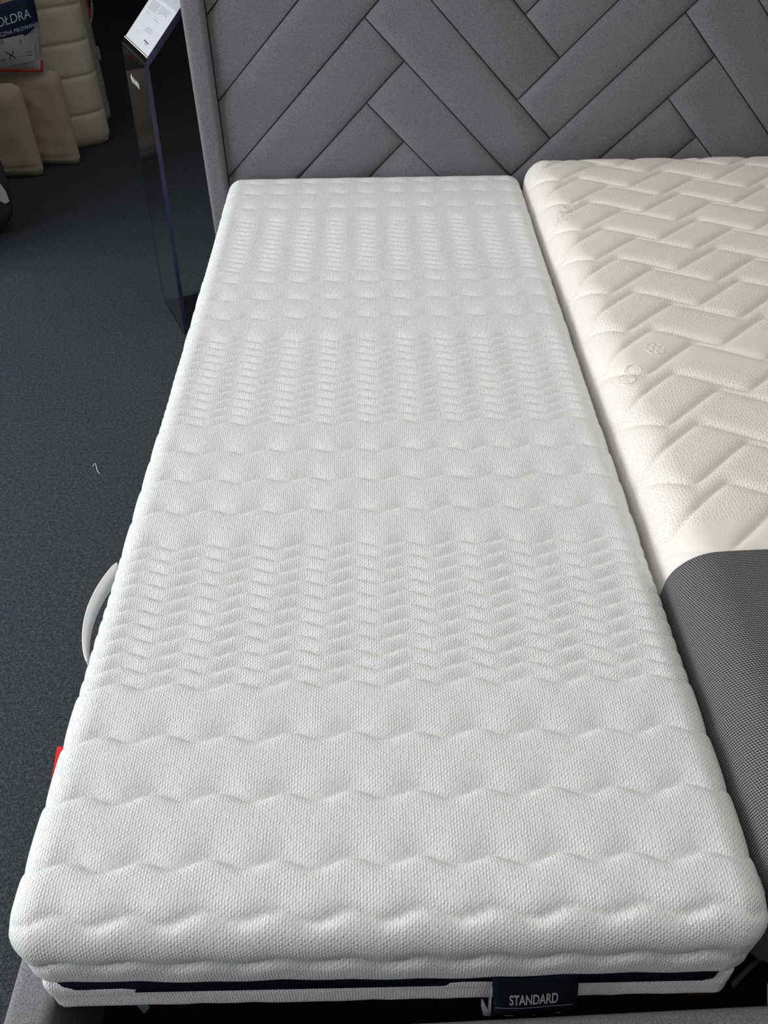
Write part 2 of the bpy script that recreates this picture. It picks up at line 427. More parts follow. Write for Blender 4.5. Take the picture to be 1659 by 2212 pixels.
# handle strap on the aisle side
n = 26; V = []; Q = []
for i in range(n + 1):
    t = i / n; y = 0.385 + 0.185 * t
    x = -0.004 - 0.022 * math.sin(PI * t) ** 0.75
    for (dx, z) in ((0, -0.045), (-0.0022, -0.045), (-0.0022, -0.079), (0, -0.079)): V.append((x + dx, y, z))
for i in range(n):
    for j in range(4): Q.append((4 * i + j, 4 * i + (j + 1) % 4, 4 * i + 4 + (j + 1) % 4, 4 * i + 4 + j))
Q += [(0, 1, 2, 3), (4 * n + 3, 4 * n + 2, 4 * n + 1, 4 * n)]
tag(mesh_np('handle', V, Q, None, None, M['white_tape'], mat_l), 'white webbing handle strap')
# red side label
bm = bmesh.new(); add_box(bm, (-0.0172, 0.181, -0.0630), (0.004, 0.263, -0.0612))
for v in bm.verts:
    v.co.x += -0.0 if v.co.x > 0 else 0.010 * (0.263 - v.co.y) / 0.082
tag(from_bm('side_label', bm, M['red'], mat_l), 'small red cloth label')

def text_mesh(body, size=1.0, sx=1.0, extrude=0.0, align='LEFT', bold=0.0):
    cu = bpy.data.curves.new('t', 'FONT'); cu.body = body; cu.size = size; cu.align_x = align; cu.extrude = extrude; cu.offset = bold
    o = bpy.data.objects.new('t', cu); COL.objects.link(o)
    dg = bpy.context.evaluated_depsgraph_get()
    me = bpy.data.meshes.new_from_object(o.evaluated_get(dg))
    bpy.data.objects.remove(o); bpy.data.curves.remove(cu)
    V = np.zeros(len(me.vertices) * 3); me.vertices.foreach_get('co', V); V = V.reshape(-1, 3); V[:, 0] *= sx
    return V, [tuple(p.vertices) for p in me.polygons]
def poly_obj(name, V, F, mat, parent):
    me = bpy.data.meshes.new(name); me.from_pydata([tuple(v) for v in V], [], F); me.materials.append(mat)
    return link(bpy.data.objects.new(name, me), parent)

bm = bmesh.new(); add_box(bm, (0.7960, 0.050, -0.052), (0.8015, 0.070, -0.034), 0.0008)
tag(from_bm('side_tape', bm, M['label_back'], mat_l), 'small grey tape end')
# navy label hanging from the zip
lab_x0, lab_x1, lab_zt, lab_zb = 0.5095, 0.6035, -0.106, -0.226
n = 14; Vv = []; Qv = []
def lab_shift(x, z): return (0.085 + 0.035 * (x - lab_x0) / (lab_x1 - lab_x0)) * (lab_zt - z)
def lab_z(z, x): return z - 0.10 * (x - lab_x0) * (lab_zt - z) / (lab_zt - lab_zb)
def lab_y(z, x):
    return -0.0025 - 0.003 * math.sin(PI * (z - lab_zb) / (lab_zt - lab_zb)) - 0.002 * math.sin((x - 0.5) * 40)
cols = 9
for i in range(n + 1):
    z = lab_zb + (lab_zt - lab_zb) * i / n
    for j in range(cols):
        x = lab_x0 + (lab_x1 - lab_x0) * j / (cols - 1); x += lab_shift(x, z)
        Vv.append((x, lab_y(z, x), lab_z(z, x)))
for i in range(n):
    for j in range(cols - 1): Qv.append((i * cols + j, i * cols + j + 1, (i + 1) * cols + j + 1, (i + 1) * cols + j))
lab = mesh_np('label', Vv, Qv, None, None, M['label_navy'], mat_l); tag(lab, 'navy hanging label printed STANDARD')
sol = lab.modifiers.new('thick', 'SOLIDIFY'); sol.thickness = 0.0008; sol.offset = -1
def on_label(V, off=0.0012):
    out = []
    for x, z in V:
        xx = x + lab_shift(x, z)
        out.append((xx, lab_y(z, xx) - off, lab_z(z, xx)))
    return out
V, F = text_mesh('STANDARD', 1.0, 0.60, bold=0.022)
w = V[:, 0].max() - V[:, 0].min(); V[:, 0] = (V[:, 0] - V[:, 0].min()) * 0.054 / w
hh = V[:, 1].max(); V[:, 1] *= 0.0305 / hh
poly_obj('lettering', on_label([(0.5275 + a, -0.1745 + b) for a, b, c in V]), F, M['label_grey'], lab)
def strip_label(pts):
    v = on_label(pts); return v
segs = 12; Vs = []; Fs = []
for i in range(segs + 1):
    x = 0.5115 + 0.0870 * i / segs; z = -0.1865 + 0.0012 * (i / segs)
    Vs += [(x, z - 0.0008), (x, z + 0.0008)]
for i in range(segs): Fs.append((2 * i, 2 * i + 2, 2 * i + 3, 2 * i + 1))
poly_obj('underline', on_label(Vs), Fs, M['label_grey'], lab)
Vs = []; Fs = []
def icon(pts):
    b = len(Vs); Vs.extend(pts); Fs.append(tuple(range(b, b + len(pts))))
for cx in (0.524, 0.5285): icon([(cx - 0.003, -0.2185), (cx + 0.002, -0.2195), (cx + 0.004, -0.2165), (cx + 0.0005, -0.215)])
icon([(0.552, -0.2195), (0.556, -0.215), (0.560, -0.2195)])
icon([(0.5815, -0.2185), (0.5865, -0.2185), (0.5865, -0.2135), (0.5815, -0.2135)])
icon([(0.5775, -0.2145), (0.5905, -0.2145), (0.5905, -0.2137), (0.5775, -0.2137)])
tag(poly_obj('pictograms', on_label(Vs), Fs, M['label_grey'], lab), kind='stuff')
# turned-back left edge of the label
V = [(0.5085, -0.0030, -0.124), (0.5105, -0.0050, -0.126), (0.5165, -0.0052, -0.224), (0.5125, -0.0052, -0.2245),
     (0.5080, -0.0046, -0.2235), (0.5035, -0.0030, -0.195), (0.5025, -0.0020, -0.174), (0.5050, -0.0030, -0.177), (0.5115, -0.0048, -0.203)]
poly_obj('label_fold', V, [(0, 8, 2, 1), (8, 3, 2), (8, 7, 5, 4, 3), (7, 6, 5)], M['label_back'], lab)
# small care label peeping out below
V = [(0.099, 0.018, -0.200), (0.111, 0.018, -0.200), (0.111, 0.016, -0.240), (0.100, 0.016, -0.262), (0.097, 0.017, -0.236)]
cl = poly_obj('care_label', V, [(0, 4, 3, 2, 1)], M['blue_care'], mat_l)
sol = cl.modifiers.new('thick', 'SOLIDIFY'); sol.thickness = 0.0008
tag(cl, 'small blue grey care label')

# --- right mattress: lozenge quilting
RT = 0.052
mat_r = empty('mattress', 'higher cream mattress with lozenge quilting, its foot half in a grey woven cover', 'mattress', (0.8048, 0.025, ZT + RT))
mat_r.rotation_euler = (0, 0, 0.0015)
def tri_s(t):
    """smoothed triangle wave, 0 at t=0, 1 at t=.5"""
    return 0.5 - 0.5 * np.arcsin(0.965 * np.cos(2 * PI * t)) / math.asin(0.965)
YSH = -0.012
def h_loz(x, y, V):
    X = x + 0.804; Y = y + 0.025 - YSH
    P = 0.225; step = 0.1475; amp = 0.073
    ya = Y - 0.165 * (X - 0.87) - amp * tri_s((X - 0.87) / P) - 1.225
    yb = Y - 0.165 * (X - 0.92) + amp * tri_s((X - 0.92) / P) - 1.222
    da = np.abs((ya / step + 0.5) % 1.0 - 0.5) * step
    db = np.abs((yb / step + 0.5) % 1.0 - 0.5) * step
    lam = 0.0085
    p = (1 - np.exp(-da / lam)) * (1 - np.exp(-db / lam))
    side = np.clip((V[:, 2] + 0.060) / 0.055, 0, 1)
    flat = np.clip((Y - 0.488) / 0.03, 0, 1)
    return side * ((0.0078 * p - 0.0050 - 0.0012 * np.exp(-np.minimum(da, db) / 0.002)) * flat - 0.002 * (1 - flat)) + 0.001 * lumps(x, y)
prof = rim_profile(0.055, 16, -0.215, 16, 0.030, 6, 0.003); prof.append((0.0, -0.245, 0, -1, 0.3))
V, Q, T, U = shell(0.80, 1.955, 0.055, prof, 0.0026, 0.0022, h_loz)
crown = np.clip(np.minimum.reduce([V[:, 0], 0.8 - V[:, 0], V[:, 1] + 0.3, 1.955 - V[:, 1]]) / 0.16, 0, 1)
V[:, 2] += -0.010 * (1 - crown) ** 2 * np.clip((V[:, 2] + 0.20) / 0.15, 0, 1)
mesh_np('ticking', V, Q, T, U, M['cream'], mat_r)
def h_cov(x, y, V): return 0.0008 * lumps(x, y)
prof = rim_profile(0.059, 16, -0.215, 12, 0.030, 5, 0.003)
V, Q, T, U = shell(0.808, 1.0, 0.059, prof, 0.012, 0.006, h_cov, 10)
V += np.array([-0.004, -0.004, 0.0025])
crown = np.clip(np.minimum.reduce([V[:, 0] + 0.004, 0.804 - V[:, 0], V[:, 1] + 0.3]) / 0.16, 0, 1)
V[:, 2] += -0.010 * (1 - crown) ** 2 * np.clip((V[:, 2] + 0.20) / 0.15, 0, 1)
yl = 0.452
def keep(F): return F[(V[F][:, :, 1] < yl + 0.0031).all(1)]
cov = mesh_np('foot_cover', V, keep(Q), keep(T), U, M['cover'], mat_r)
sol = cov.modifiers.new('thick', 'SOLIDIFY'); sol.thickness = 0.0022; sol.offset = -1
tag(cov, 'dark grey and white woven foot cover')
# loose hem and flap of the cover at the foot corner
def ribbon(name, pts, width_vec, mat, parent, thick=0.002, uvs=True):
    V = []; U = []; Q = []
    s = 0
    for i, p in enumerate(pts):
        if i: s += (Vector(p) - Vector(pts[i - 1])).length
        V += [p, tuple(np.array(p) + np.array(width_vec))]; U += [(s, 0), (s, np.linalg.norm(width_vec))]
        if i: Q.append((2 * i - 2, 2 * i, 2 * i + 1, 2 * i - 1))
    o = mesh_np(name, V, Q, None, U, mat, parent)
    m = o.modifiers.new('thick', 'SOLIDIFY'); m.thickness = thick; m.offset = 0
    return o
off = np.array([0.804, 0.025, RT])
pts = [np.array(p) - off for p in ((0.8035, 0.016, -0.215), (0.807, 0.018, -0.214), (0.815, 0.024, -0.212), (0.836, 0.038, -0.208), (0.860, 0.052, -0.200), (0.885, 0.058, -0.190))]
tag(ribbon('cover_hem', [tuple(p) for p in pts], (-0.002, 0.004, 0.005), M['bag'], mat_r, 0.003), 'loose ribbed grey hem of the cover')
pts = [np.array(p) - off for p in ((0.845, 0.000, -0.235), (0.860, 0.012, -0.222), (0.890, 0.022, -0.210), (0.930, 0.022, -0.205))]
tag(ribbon('cover_flap', [tuple(p) for p in pts], (0.004, 0.022, 0.012), M['rail'], mat_r, 0.003), 'loose grey flap of the cover')
# embroidered relief rings on the ticking
def ring_stitch(cx, cy, rx, ry, rot, z=RT):
    bm = bmesh.new(); pts = []
    for i in range(25):
        a = 2 * PI * i / 24
        x, y = rx * math.cos(a), ry * math.sin(a)
        lx, ly = cx + x * math.cos(rot) - y * math.sin(rot) - off[0], cy + x * math.sin(rot) + y * math.cos(rot) - off[1]
        hz = float(h_loz(np.array([lx]), np.array([ly]), np.zeros((1, 3)))[0])
        cr = min(max(min(lx, 1.955 - ly) / 0.16, 0), 1)
        pts.append((lx, ly, hz - 0.010 * (1 - cr) ** 2 + 0.0002))
    add_tube(bm, pts, 0.0007, 5)
    return from_bm('embroidery', bm, M['cream'], mat_r, True)

for cx, cy, a_ in ((0.852, 0.931, 0.014), (0.834, 0.902, 0.014)): ring_stitch(cx, cy, a_, a_ * 0.95, 0.4)
for i in range(6):
    ring_stitch(0.905 + 0.011 * math.cos(i * PI / 3), 0.990 + 0.013 * math.sin(i * PI / 3), 0.006, 0.008, i * PI / 3)
for cx, cy, a_, b_ in ((0.846, 1.592, 0.013, 0.016), (0.862, 1.622, 0.011, 0.014), (0.879, 1.650, 0.009, 0.013), (0.838, 1.570, 0.006, 0.012)): ring_stitch(cx, cy, a_, b_, 0.9)

# ------------------------------------------------------------------ the bed
bed = empty('bed', 'double bed with grey upholstered herringbone headboard and grey padded rails', 'bed', (0, 0, 0))
FRONT = 2.008
hb = box('headboard', (-0.055, FRONT + 0.016, 0.04), (1.68, 2.072, 1.165), M['black'], bed)
# herringbone pads, each clipped to the field between the side posts
X0, X1, Z0, Z1 = -0.0055, 1.630, -0.33, 0.585
def clip(poly, a, b, c):       # keep a*x+b*z<=c
    out = []
    for i in range(len(poly)):
        p, q = poly[i], poly[(i + 1) % len(poly)]
        fp, fq = a * p[0] + b * p[1] - c, a * q[0] + b * q[1] - c
        if fp <= 0: out.append(p)
        if (fp < 0) != (fq < 0) and abs(fp - fq) > 1e-12:
            t = fp / (fp - fq); out.append((p[0] + t * (q[0] - p[0]), p[1] + t * (q[1] - p[1])))
    return out
def clean(poly):
    out = []
    for p in poly:
        if not out or math.dist(p, out[-1]) > 1e-4: out.append(p)
    if len(out) > 1 and math.dist(out[0], out[-1]) < 1e-4: out.pop()
    return out
def inset(poly, d):
    n = len(poly); lines = []
    for i in range(n):
        p, q = poly[i], poly[(i + 1) % n]
        e = (q[0] - p[0], q[1] - p[1]); l = math.hypot(*e); nn = (-e[1] / l, e[0] / l)   # CCW: inward left normal
        lines.append((nn[0], nn[1], nn[0] * p[0] + nn[1] * p[1] + d))
    out = []
    for i in range(n):
        a, b = lines[i - 1], lines[i]
        det = a[0] * b[1] - a[1] * b[0]
        if abs(det) < 1e-6: return None
        out.append(((a[2] * b[1] - a[1] * b[2]) / det, (a[0] * b[2] - a[2] * b[0]) / det))
    return out
def area2(poly): return 0.5 * sum(poly[i][0] * poly[(i + 1) % len(poly)][1] - poly[(i + 1) % len(poly)][0] * poly[i][1] for i in range(len(poly)))
def pad(poly, label=None):
    for a, b, c in ((-1, 0, -X0), (1, 0, X1), (0, -1, -Z0), (0, 1, Z1)):
        poly = clip(poly, a, b, c)
        if len(poly) < 3: return
    poly = clean(poly)
    if len(poly) < 3: return
    if area2(poly) < 0: poly = poly[::-1]
    if area2(poly) < 4e-4: return
    rings = []
    A0 = area2(poly)
    for d, y in ((0.0007, 0.018), (0.0009, 0.0135), (0.0022, 0.0105), (0.0050, 0.0080), (0.010, 0.0055), (0.018, 0.0029), (0.030, 0.0009), (0.046, 0.0)):
        r = inset(poly, d)
        if r is None: break
        if area2(r) < 0 or area2(r) > A0: break
        # stop when an edge has flipped
        ok = all(((r[(i + 1) % len(r)][0] - r[i][0]) * (poly[(i + 1) % len(poly)][0] - poly[i][0]) + (r[(i + 1) % len(r)][1] - r[i][1]) * (poly[(i + 1) % len(poly)][1] - poly[i][1])) > 0 for i in range(len(r)))
        if not ok: break
        rings.append([(p[0], FRONT + y, p[1] + ZT) for p in r])
    n = len(poly); V = [p for r in rings for p in r]; F = []
    for k in range(len(rings) - 1):
        for i in range(n):
            F.append((k * n + i, k * n + (i + 1) % n, (k + 1) * n + (i + 1) % n, (k + 1) * n + i))
    b = (len(rings) - 1) * n
    F.append(tuple(range(b, b + n)))
    F.append(tuple(range(n))[::-1])
    me = bpy.data.meshes.new('panel'); me.from_pydata(V, [], F); me.materials.append(M['headboard'])
    me.polygons.foreach_set('use_smooth', [True] * (len(F) - 1) + [False])
    link(bpy.data.objects.new('panel', me), hb)
def cs(c, s): return ((s - c) / 2, (s + c) / 2)      # c = z-x, s = z+x
ST = 0.198
for i in range(-5, 4):
    # column 1 '/' : c in [-.012-ST(i+1), -.012-ST i], up to s = .755 - ST i
    c1 = -0.012 - ST * i; c0 = c1 - ST; s1 = 0.753 - ST * i
    pad([cs(c0, s1), cs(c1, s1), cs(c1, s1 - 1.6), cs(c0, s1 - 1.6)])
    # column 2 '\' : s in [s1-ST, s1], from c = c0 down to c = c0-.60
    pad([cs(c0, s1), cs(c0, s1 - ST), cs(c0 - 4 * ST, s1 - ST), cs(c0 - 4 * ST, s1)])
for j in range(-5, 5):
    # column 3 '/' : c in [-.80+ST j, -.60+ST j] from s=.95+ST j to s=.95+.60+ST j
    c0 = -0.012 - 4 * ST + ST * j; c1 = c0 + ST; s0 = 0.753 + ST + ST * j; s1 = s0 + 4 * ST
    pad([cs(c0, s0), cs(c0, s1), cs(c1, s1), cs(c1, s0)])
    # column 4 '\' : s in [s1-ST, s1] starting from c = c0
    pad([cs(c0, s1), cs(c0, s1 - ST), cs(c0 - 1.2, s1 - ST), cs(c0 - 1.2, s1)])
for nm, lo, hi in (('side_post', (-0.061, 1.990, 0.0), (-0.0065, 2.078, 1.19)), ('side_post', (1.631, 1.990, 0.0), (1.686, 2.078, 1.19)),
                   ('top_border', (-0.0055, 1.990, 1.137), (1.630, 2.078, 1.19))):
    box(nm, lo, hi, M['headboard'], hb, 0.014, 4)
RAILZ = ZT - 0.203
box('side_rail', (-0.047, -0.10, 0.10), (0.0065, 1.988, RAILZ), M['rail'], bed, 0.012, 4)
box('side_rail', (1.6235, -0.10, 0.10), (1.677, 1.988, RAILZ), M['rail'], bed, 0.012, 4)
fr = box('foot_rail', (-0.055, -0.060, 0.10), (1.66, 0.0, RAILZ), M['rail'], bed, 0.012, 4)
fr.location = (0.0, -0.026, -0.001); fr.rotation_euler = (0, 0, 0.026)
bm = bmesh.new(); add_box(bm, (0.03, 0.14, 0.28), (1.60, 0.18, 0.3095)); add_box(bm, (0.03, 1.90, 0.28), (1.60, 1.94, 0.3095)); add_box(bm, (0.795, 0.05, 0.20), (0.825, 1.95, 0.28))
from_bm('slat_frame', bm, M['wood'], bed)
box('under_bed_dark', (0.004, -0.045, 0.13), (1.626, 1.985, 0.142), M['black'], bed)  # black sheet added to stand in for the shade under the bed
slat0 = None
for i in range(12):
    y = 0.14 + i * 0.155
    if slat0 is None: slat0 = o = box('slat', (0.02, 0, 0.310), (1.61, 0.07, 0.3225), M['wood'], bed); o.location.y = y
    else:
        o = slat0.copy(); link(o, bed); o.location.y = y
for x, y in ((-0.03, -0.02), (1.62, 0.01), (-0.03, 1.90), (1.62, 1.90)):
    box('leg', (x, y, 0.0), (x + 0.045, y + 0.045, 0.11), M['black'], bed)

# ------------------------------------------------------------------ acrylic sign stand
B = np.array([-0.22808, 2.08810, 0.0]); N = np.array([-0.20386, 2.11810, 0.79648]); t = np.array([-0.43123, 0.90224, 0.0]); nh = np.array([0.90224, 0.43123, 0.0])
Wd = 0.2514; TH = 0.0125; PH = math.radians(44)
e_up = math.cos(PH) * nh + math.sin(PH) * np.array([0, 0, 1])
pn = np.cross(t, e_up); pn = pn if pn[2] > 0 else -pn        # plate normal, upwards
stand = empty('sign_stand', 'clear acrylic sign stand with sloping top plate beside the headboard', 'stand', tuple(B))
# cross-section through the sheet, swept along t
front = [B, N, N + 0.33 * e_up]
ev = (N - B) / np.linalg.norm(N - B); inn = nh - ev * (nh @ ev); inn /= np.linalg.norm(inn)
foot_z = np.array([0, 0, 1.0])
def sheet(outer, inner, nm, ma=None, me_=None):
    V = []; F = []; mi = []
    k = len(outer)
    for w in (0.0, Wd):
        V += [tuple(p + t * w - B) for p in outer] + [tuple(p + t * w - B) for p in inner]
    o0, i0, o1, i1 = 0, k, 2 * k, 3 * k
    for a in range(k - 1):
        F.append((o0 + a, o1 + a, o1 + a + 1, o0 + a + 1)); mi.append(0)
        F.append((i0 + a, i0 + a + 1, i1 + a + 1, i1 + a)); mi.append(0)
        F.append((o0 + a, o0 + a + 1, i0 + a + 1, i0 + a)); mi.append(1)
        F.append((o1 + a, i1 + a, i1 + a + 1, o1 + a + 1)); mi.append(1)
    F.append((o0, i0, i1, o1)); mi.append(1); F.append((o0 + k - 1, o1 + k - 1, i1 + k - 1, i0 + k - 1)); mi.append(1)
    me = bpy.data.meshes.new(nm); me.from_pydata(V, [], F); me.materials.append(ma or M['acrylic']); me.materials.append(me_ or M['acrylic_edge'])
    me.polygons.foreach_set('material_index', mi)
    bm = bmesh.new(); bm.from_mesh(me); bmesh.ops.recalc_face_normals(bm, faces=bm.faces); bm.to_mesh(me); bm.free()
    return link(bpy.data.objects.new(nm, me), stand)
bend_o, bend_i = [], []
R_b = 0.008
# bent corner: points along an arc between the panel and the plate
for i in range(7):
    f = i / 6
    P0 = N - ev * R_b; P1 = N; P2 = N + e_up * R_b
    p = (1 - f) ** 2 * P0 + 2 * f * (1 - f) * P1 + f * f * P2
    dv = (1 - f) * inn + f * (-pn); dv /= np.linalg.norm(dv)
    bend_o.append(p); bend_i.append(p + dv * TH)
sheet([B + ev * 0.011] + bend_o + [N + 0.33 * e_up], [B + ev * 0.011 + inn * TH] + bend_i + [N + 0.33 * e_up - pn * TH], 'bent_sheet')
sheet([B + foot_z * 0.010, B + nh * 0.15 + foot_z * 0.010], [B, B + nh * 0.15], 'foot_plate', M['acrylic_plate'], M['acrylic_plate'])
# print on the upright
def on_panel(a, b, o=0.0008):
    return tuple(N + t * (Wd - a) + ev * b - inn * o - B)
Vp, Fp = [], []
def blob(pts):
    k0 = len(Vp); Vp.extend(on_panel(a, b) for a, b in pts); Fp.append(tuple(range(k0, k0 + len(pts))))
blob([(0.058, -0.078), (0.064, -0.068), (0.072, -0.064), (0.079, -0.074), (0.080, -0.088), (0.070, -0.084)])
for i in range(7):
    a = 0.085 + i * 0.0105; hgt_ = (0.0, 0.002, -0.001, 0.001, 0.0, 0.002, 0.0)[i]
    blob([(a, -0.085), (a + 0.0042, -0.085), (a + 0.0050, -0.069 + hgt_), (a + 0.0012, -0.069 + hgt_)])
    if i in (0, 2, 3, 5): blob([(a + 0.0045, -0.0725), (a + 0.0080, -0.0745), (a + 0.0076, -0.0810), (a + 0.0043, -0.0830)])
tag(poly_obj('emblem', Vp, Fp, M['label_grey'], stand), 'white printed emblem', kind='stuff')
# information sheet under the plate's lip
sheet_o = empty('information_sheet', 'white printed information sheet lying on the sloping acrylic top plate', 'paper', tuple(N))
def on_plate(a, b, o): return tuple(t * (Wd - a) + e_up * b + pn * o)
def plate_rect(name, a0, a1, b0, b1, o, mat, parent, th=0.0):
    V = [on_plate(a0, b0, o), on_plate(a1, b0, o), on_plate(a1, b1, o), on_plate(a0, b1, o)]
    F = [(0, 1, 2, 3)]
    if th:
        V += [on_plate(a, b, o - th) for a, b in ((a0, b0), (a1, b0), (a1, b1), (a0, b1))]
        F += [(7, 6, 5, 4), (0, 4, 5, 1), (1, 5, 6, 2), (2, 6, 7, 3), (3, 7, 4, 0)]
    return poly_obj(name, V, F, mat, parent)
plate_rect('page', 0.004, 0.2470, 0.0225, 0.310, 0.0014, M['paper'], sheet_o, 0.0006)
plate_rect('picture', 0.004, 0.2470, 0.157, 0.285, 0.0018, M['paper_grey'], sheet_o)
Vp, Fp = [], []
def bar(a0, a1, b0, h=0.0011):
    k0 = len(Vp); Vp.extend(on_plate(a, b, 0.0019) for a, b in ((a0, b0), (a1, b0), (a1, b0 + h), (a0, b0 + h))); Fp.append((k0, k0 + 1, k0 + 2, k0 + 3))
for i in range(6): bar(0.032, (0.115, 0.112, 0.108, 0.116, 0.110, 0.104)[i], 0.144 - i * 0.0046)
for i in range(4): bar(0.122, (0.206, 0.205, 0.200, 0.203)[i], 0.144 - i * 0.0046)
bar(0.124, 0.149, 0.125); bar(0.123, 0.150, 0.1115, 0.0008); bar(0.122, 0.175, 0.1055, 0.0008)
bar(0.040, 0.075, 0.1080, 0.0009); bar(0.045, 0.055, 0.1125, 0.0009)
for i in range(4): bar(0.118 - 0.004 * i, 0.168 + (i % 2) * 0.006, 0.080 - i * 0.0038, 0.0007)
bar(0.183, 0.196, 0.1695); bar(0.190, 0.212, 0.1740)
bar(0.052, 0.062, 0.055, 0.0009); bar(0.054, 0.060, 0.050, 0.0009)
tag(poly_obj('text_lines', Vp, Fp, M['ink'], sheet_o), kind='stuff')
Vp, Fp = [], []
bar(0.154, 0.161, 0.0455, 0.005)
for i in range(5): bar(0.165 + i * 0.0068, 0.169 + i * 0.0068, 0.0455, 0.004)
bar(0.168, 0.196, 0.0415, 0.0010)
tag(poly_obj('page_emblem', Vp, Fp, M['ink_dark'], sheet_o), kind='stuff')
# lower lip that holds the sheet; its reflection is put in as white colour
lip = plate_rect('sheet_lip', 0.002, 0.249, 0.0180, 0.0205, 0.0032, M['white_print'], stand, 0.003)
lip.location = tuple(N - B)

# ------------------------------------------------------------------ bedding pile on the carpet
def puffy(name, w, hgt, th, nx, nz, mat, parent=None, edge=0.5, pw=0.0, seams=(), seam_d=0.012, wr=0.0, roundc=0.03, seed=0):
    """upright padded slab in local coords: x 0..w, z 0..hgt, front at -y"""
    r2 = np.random.default_rng(seed)
    xs = np.linspace(0, 1, nx + 1); zs = np.linspace(0, 1, nz + 1)
    X, Z = np.meshgrid(xs, zs)
    ex = np.minimum(X, 1 - X) * w; ez = np.minimum(Z, 1 - Z) * hgt
    prof = (1 - np.exp(-ex / (edge * th))) * (1 - np.exp(-ez / (edge * th)))
    y = th / 2 * prof
    for zz in seams:
        d = np.abs(Z * hgt - zz); y = y - seam_d * np.exp(-d / 0.007) * np.clip(ex / 0.02, 0, 1)
    if wr:
        for q in range(6):
            kx, kz, p = r2.normal(0, 14, 3); y += wr * np.sin(kx * X + kz * Z + p) * prof / 2.5
    # rounded corners in plan
    cx = np.clip(1 - np.minimum(X, 1 - X) * w / roundc, 0, 1); cz = np.clip(1 - np.minimum(Z, 1 - Z) * hgt / roundc, 0, 1)
    sh = roundc * 0.3 * (cx * cz) ** 1.0
    PX = X * w + np.where(X < 0.5, sh, -sh); PZ = Z * hgt + np.where(Z < 0.5, sh, -sh)
    y = np.maximum(y, 0.002)
    Vf = np.stack([PX.ravel(), -y.ravel(), PZ.ravel()], 1); Vb = np.stack([PX.ravel(), y.ravel(), PZ.ravel()], 1)
    n = len(Vf); gi = np.arange(n).reshape(nz + 1, nx + 1)
    qf = np.stack([gi[:-1, :-1].ravel(), gi[:-1, 1:].ravel(), gi[1:, 1:].ravel(), gi[1:, :-1].ravel()], 1)
    qb = qf[:, ::-1] + n
    loop = np.concatenate([gi[0, :-1], gi[:-1, -1], gi[-1, :0:-1], gi[:0:-1, 0]])
    nxt = np.roll(loop, -1)
    qs = np.stack([loop + n, nxt + n, nxt, loop], 1)
    V = np.concatenate([Vf, Vb])
    f = lambda u, v: None
    o = mesh_np(name, V, np.concatenate([qf, qb, qs]), None, None, mat, parent)
    return o, (PX, y, PZ)
# quilt, folded and stood on edge
o = empty('folded_quilt', 'cream folded quilt with stitched channels standing on edge behind the beige cushions', 'quilt', (-1.211, 3.698, 0.0)); o.rotation_euler = (0, 0, math.radians(32))
puffy('quilted_body', 0.400, 0.80, 0.105, 60, 150, M['quilt'], o, 0.30, seams=(0.152, 0.312, 0.449, 0.590, 0.72), seam_d=0.013, roundc=0.045, seed=1)
q2, _ = puffy('folded_layer', 0.393, 0.79, 0.03, 40, 60, M['quilt'], o, 0.4, roundc=0.04, seed=2); q2.location = (-0.002, 0.070, 0.0)
# floral quilt behind, in its carrier
o = empty('floral_quilt', 'grey floral folded quilt with dark red binding standing behind the cream quilt', 'quilt', (-1.322, 3.80, 0.0)); o.rotation_euler = (0, 0, math.radians(50))
puffy('quilted_body', 0.585, 0.83, 0.045, 50, 60, M['floral'], o, 0.3, wr=0.004, roundc=0.02, seed=3)
q3, _ = puffy('binding_layer', 0.592, 0.83, 0.012, 20, 20, M['darkred'], o, 0.3, roundc=0.02, seed=5); q3.location = (0, 0.031, 0)
q4, _ = puffy('back_layer', 0.600, 0.82, 0.022, 20, 20, M['floral'], o, 0.3, roundc=0.02, seed=6); q4.location = (0, 0.052, 0)
box('sewn_tab', (0.592, 0.028, 0.265), (0.618, 0.031, 0.325), M['cushion'], o)
bm = bmesh.new()
add_tube(bm, [(0.600 + 0.034 * math.sin(PI * k / 14), 0.03, 0.42 + 0.20 * k / 14) for k in range(15)], 0.006, 8)
tag(from_bm('carry_strap', bm, M['cushion'], o, True), 'pale carry strap')
box('red_lining', (0.593, 0.024, 0.45), (0.613, 0.030, 0.60), M['piping_red'], o)
# cushions
o, _ = puffy('cushion', 0.43, 0.395, 0.075, 56, 56, M['cushion'], None, 0.25, seams=(0.045,), seam_d=0.006, wr=0.002, roundc=0.03, seed=8)
o.location = (-1.372, 3.615, 0.0)
tag(o, 'beige square cushion standing on edge, the rear one, right against the cream quilt', 'cushion')
o, _ = puffy('cushion', 0.43, 0.385, 0.095, 56, 56, M['cushion'], None, 0.25, seams=(0.05,), seam_d=0.006, wr=0.003, roundc=0.035, seed=11)
o.location = (-1.500, 3.478, 0.0)
tag(o, 'beige square cushion standing on edge, the front one, nearest the charcoal bag', 'cushion')

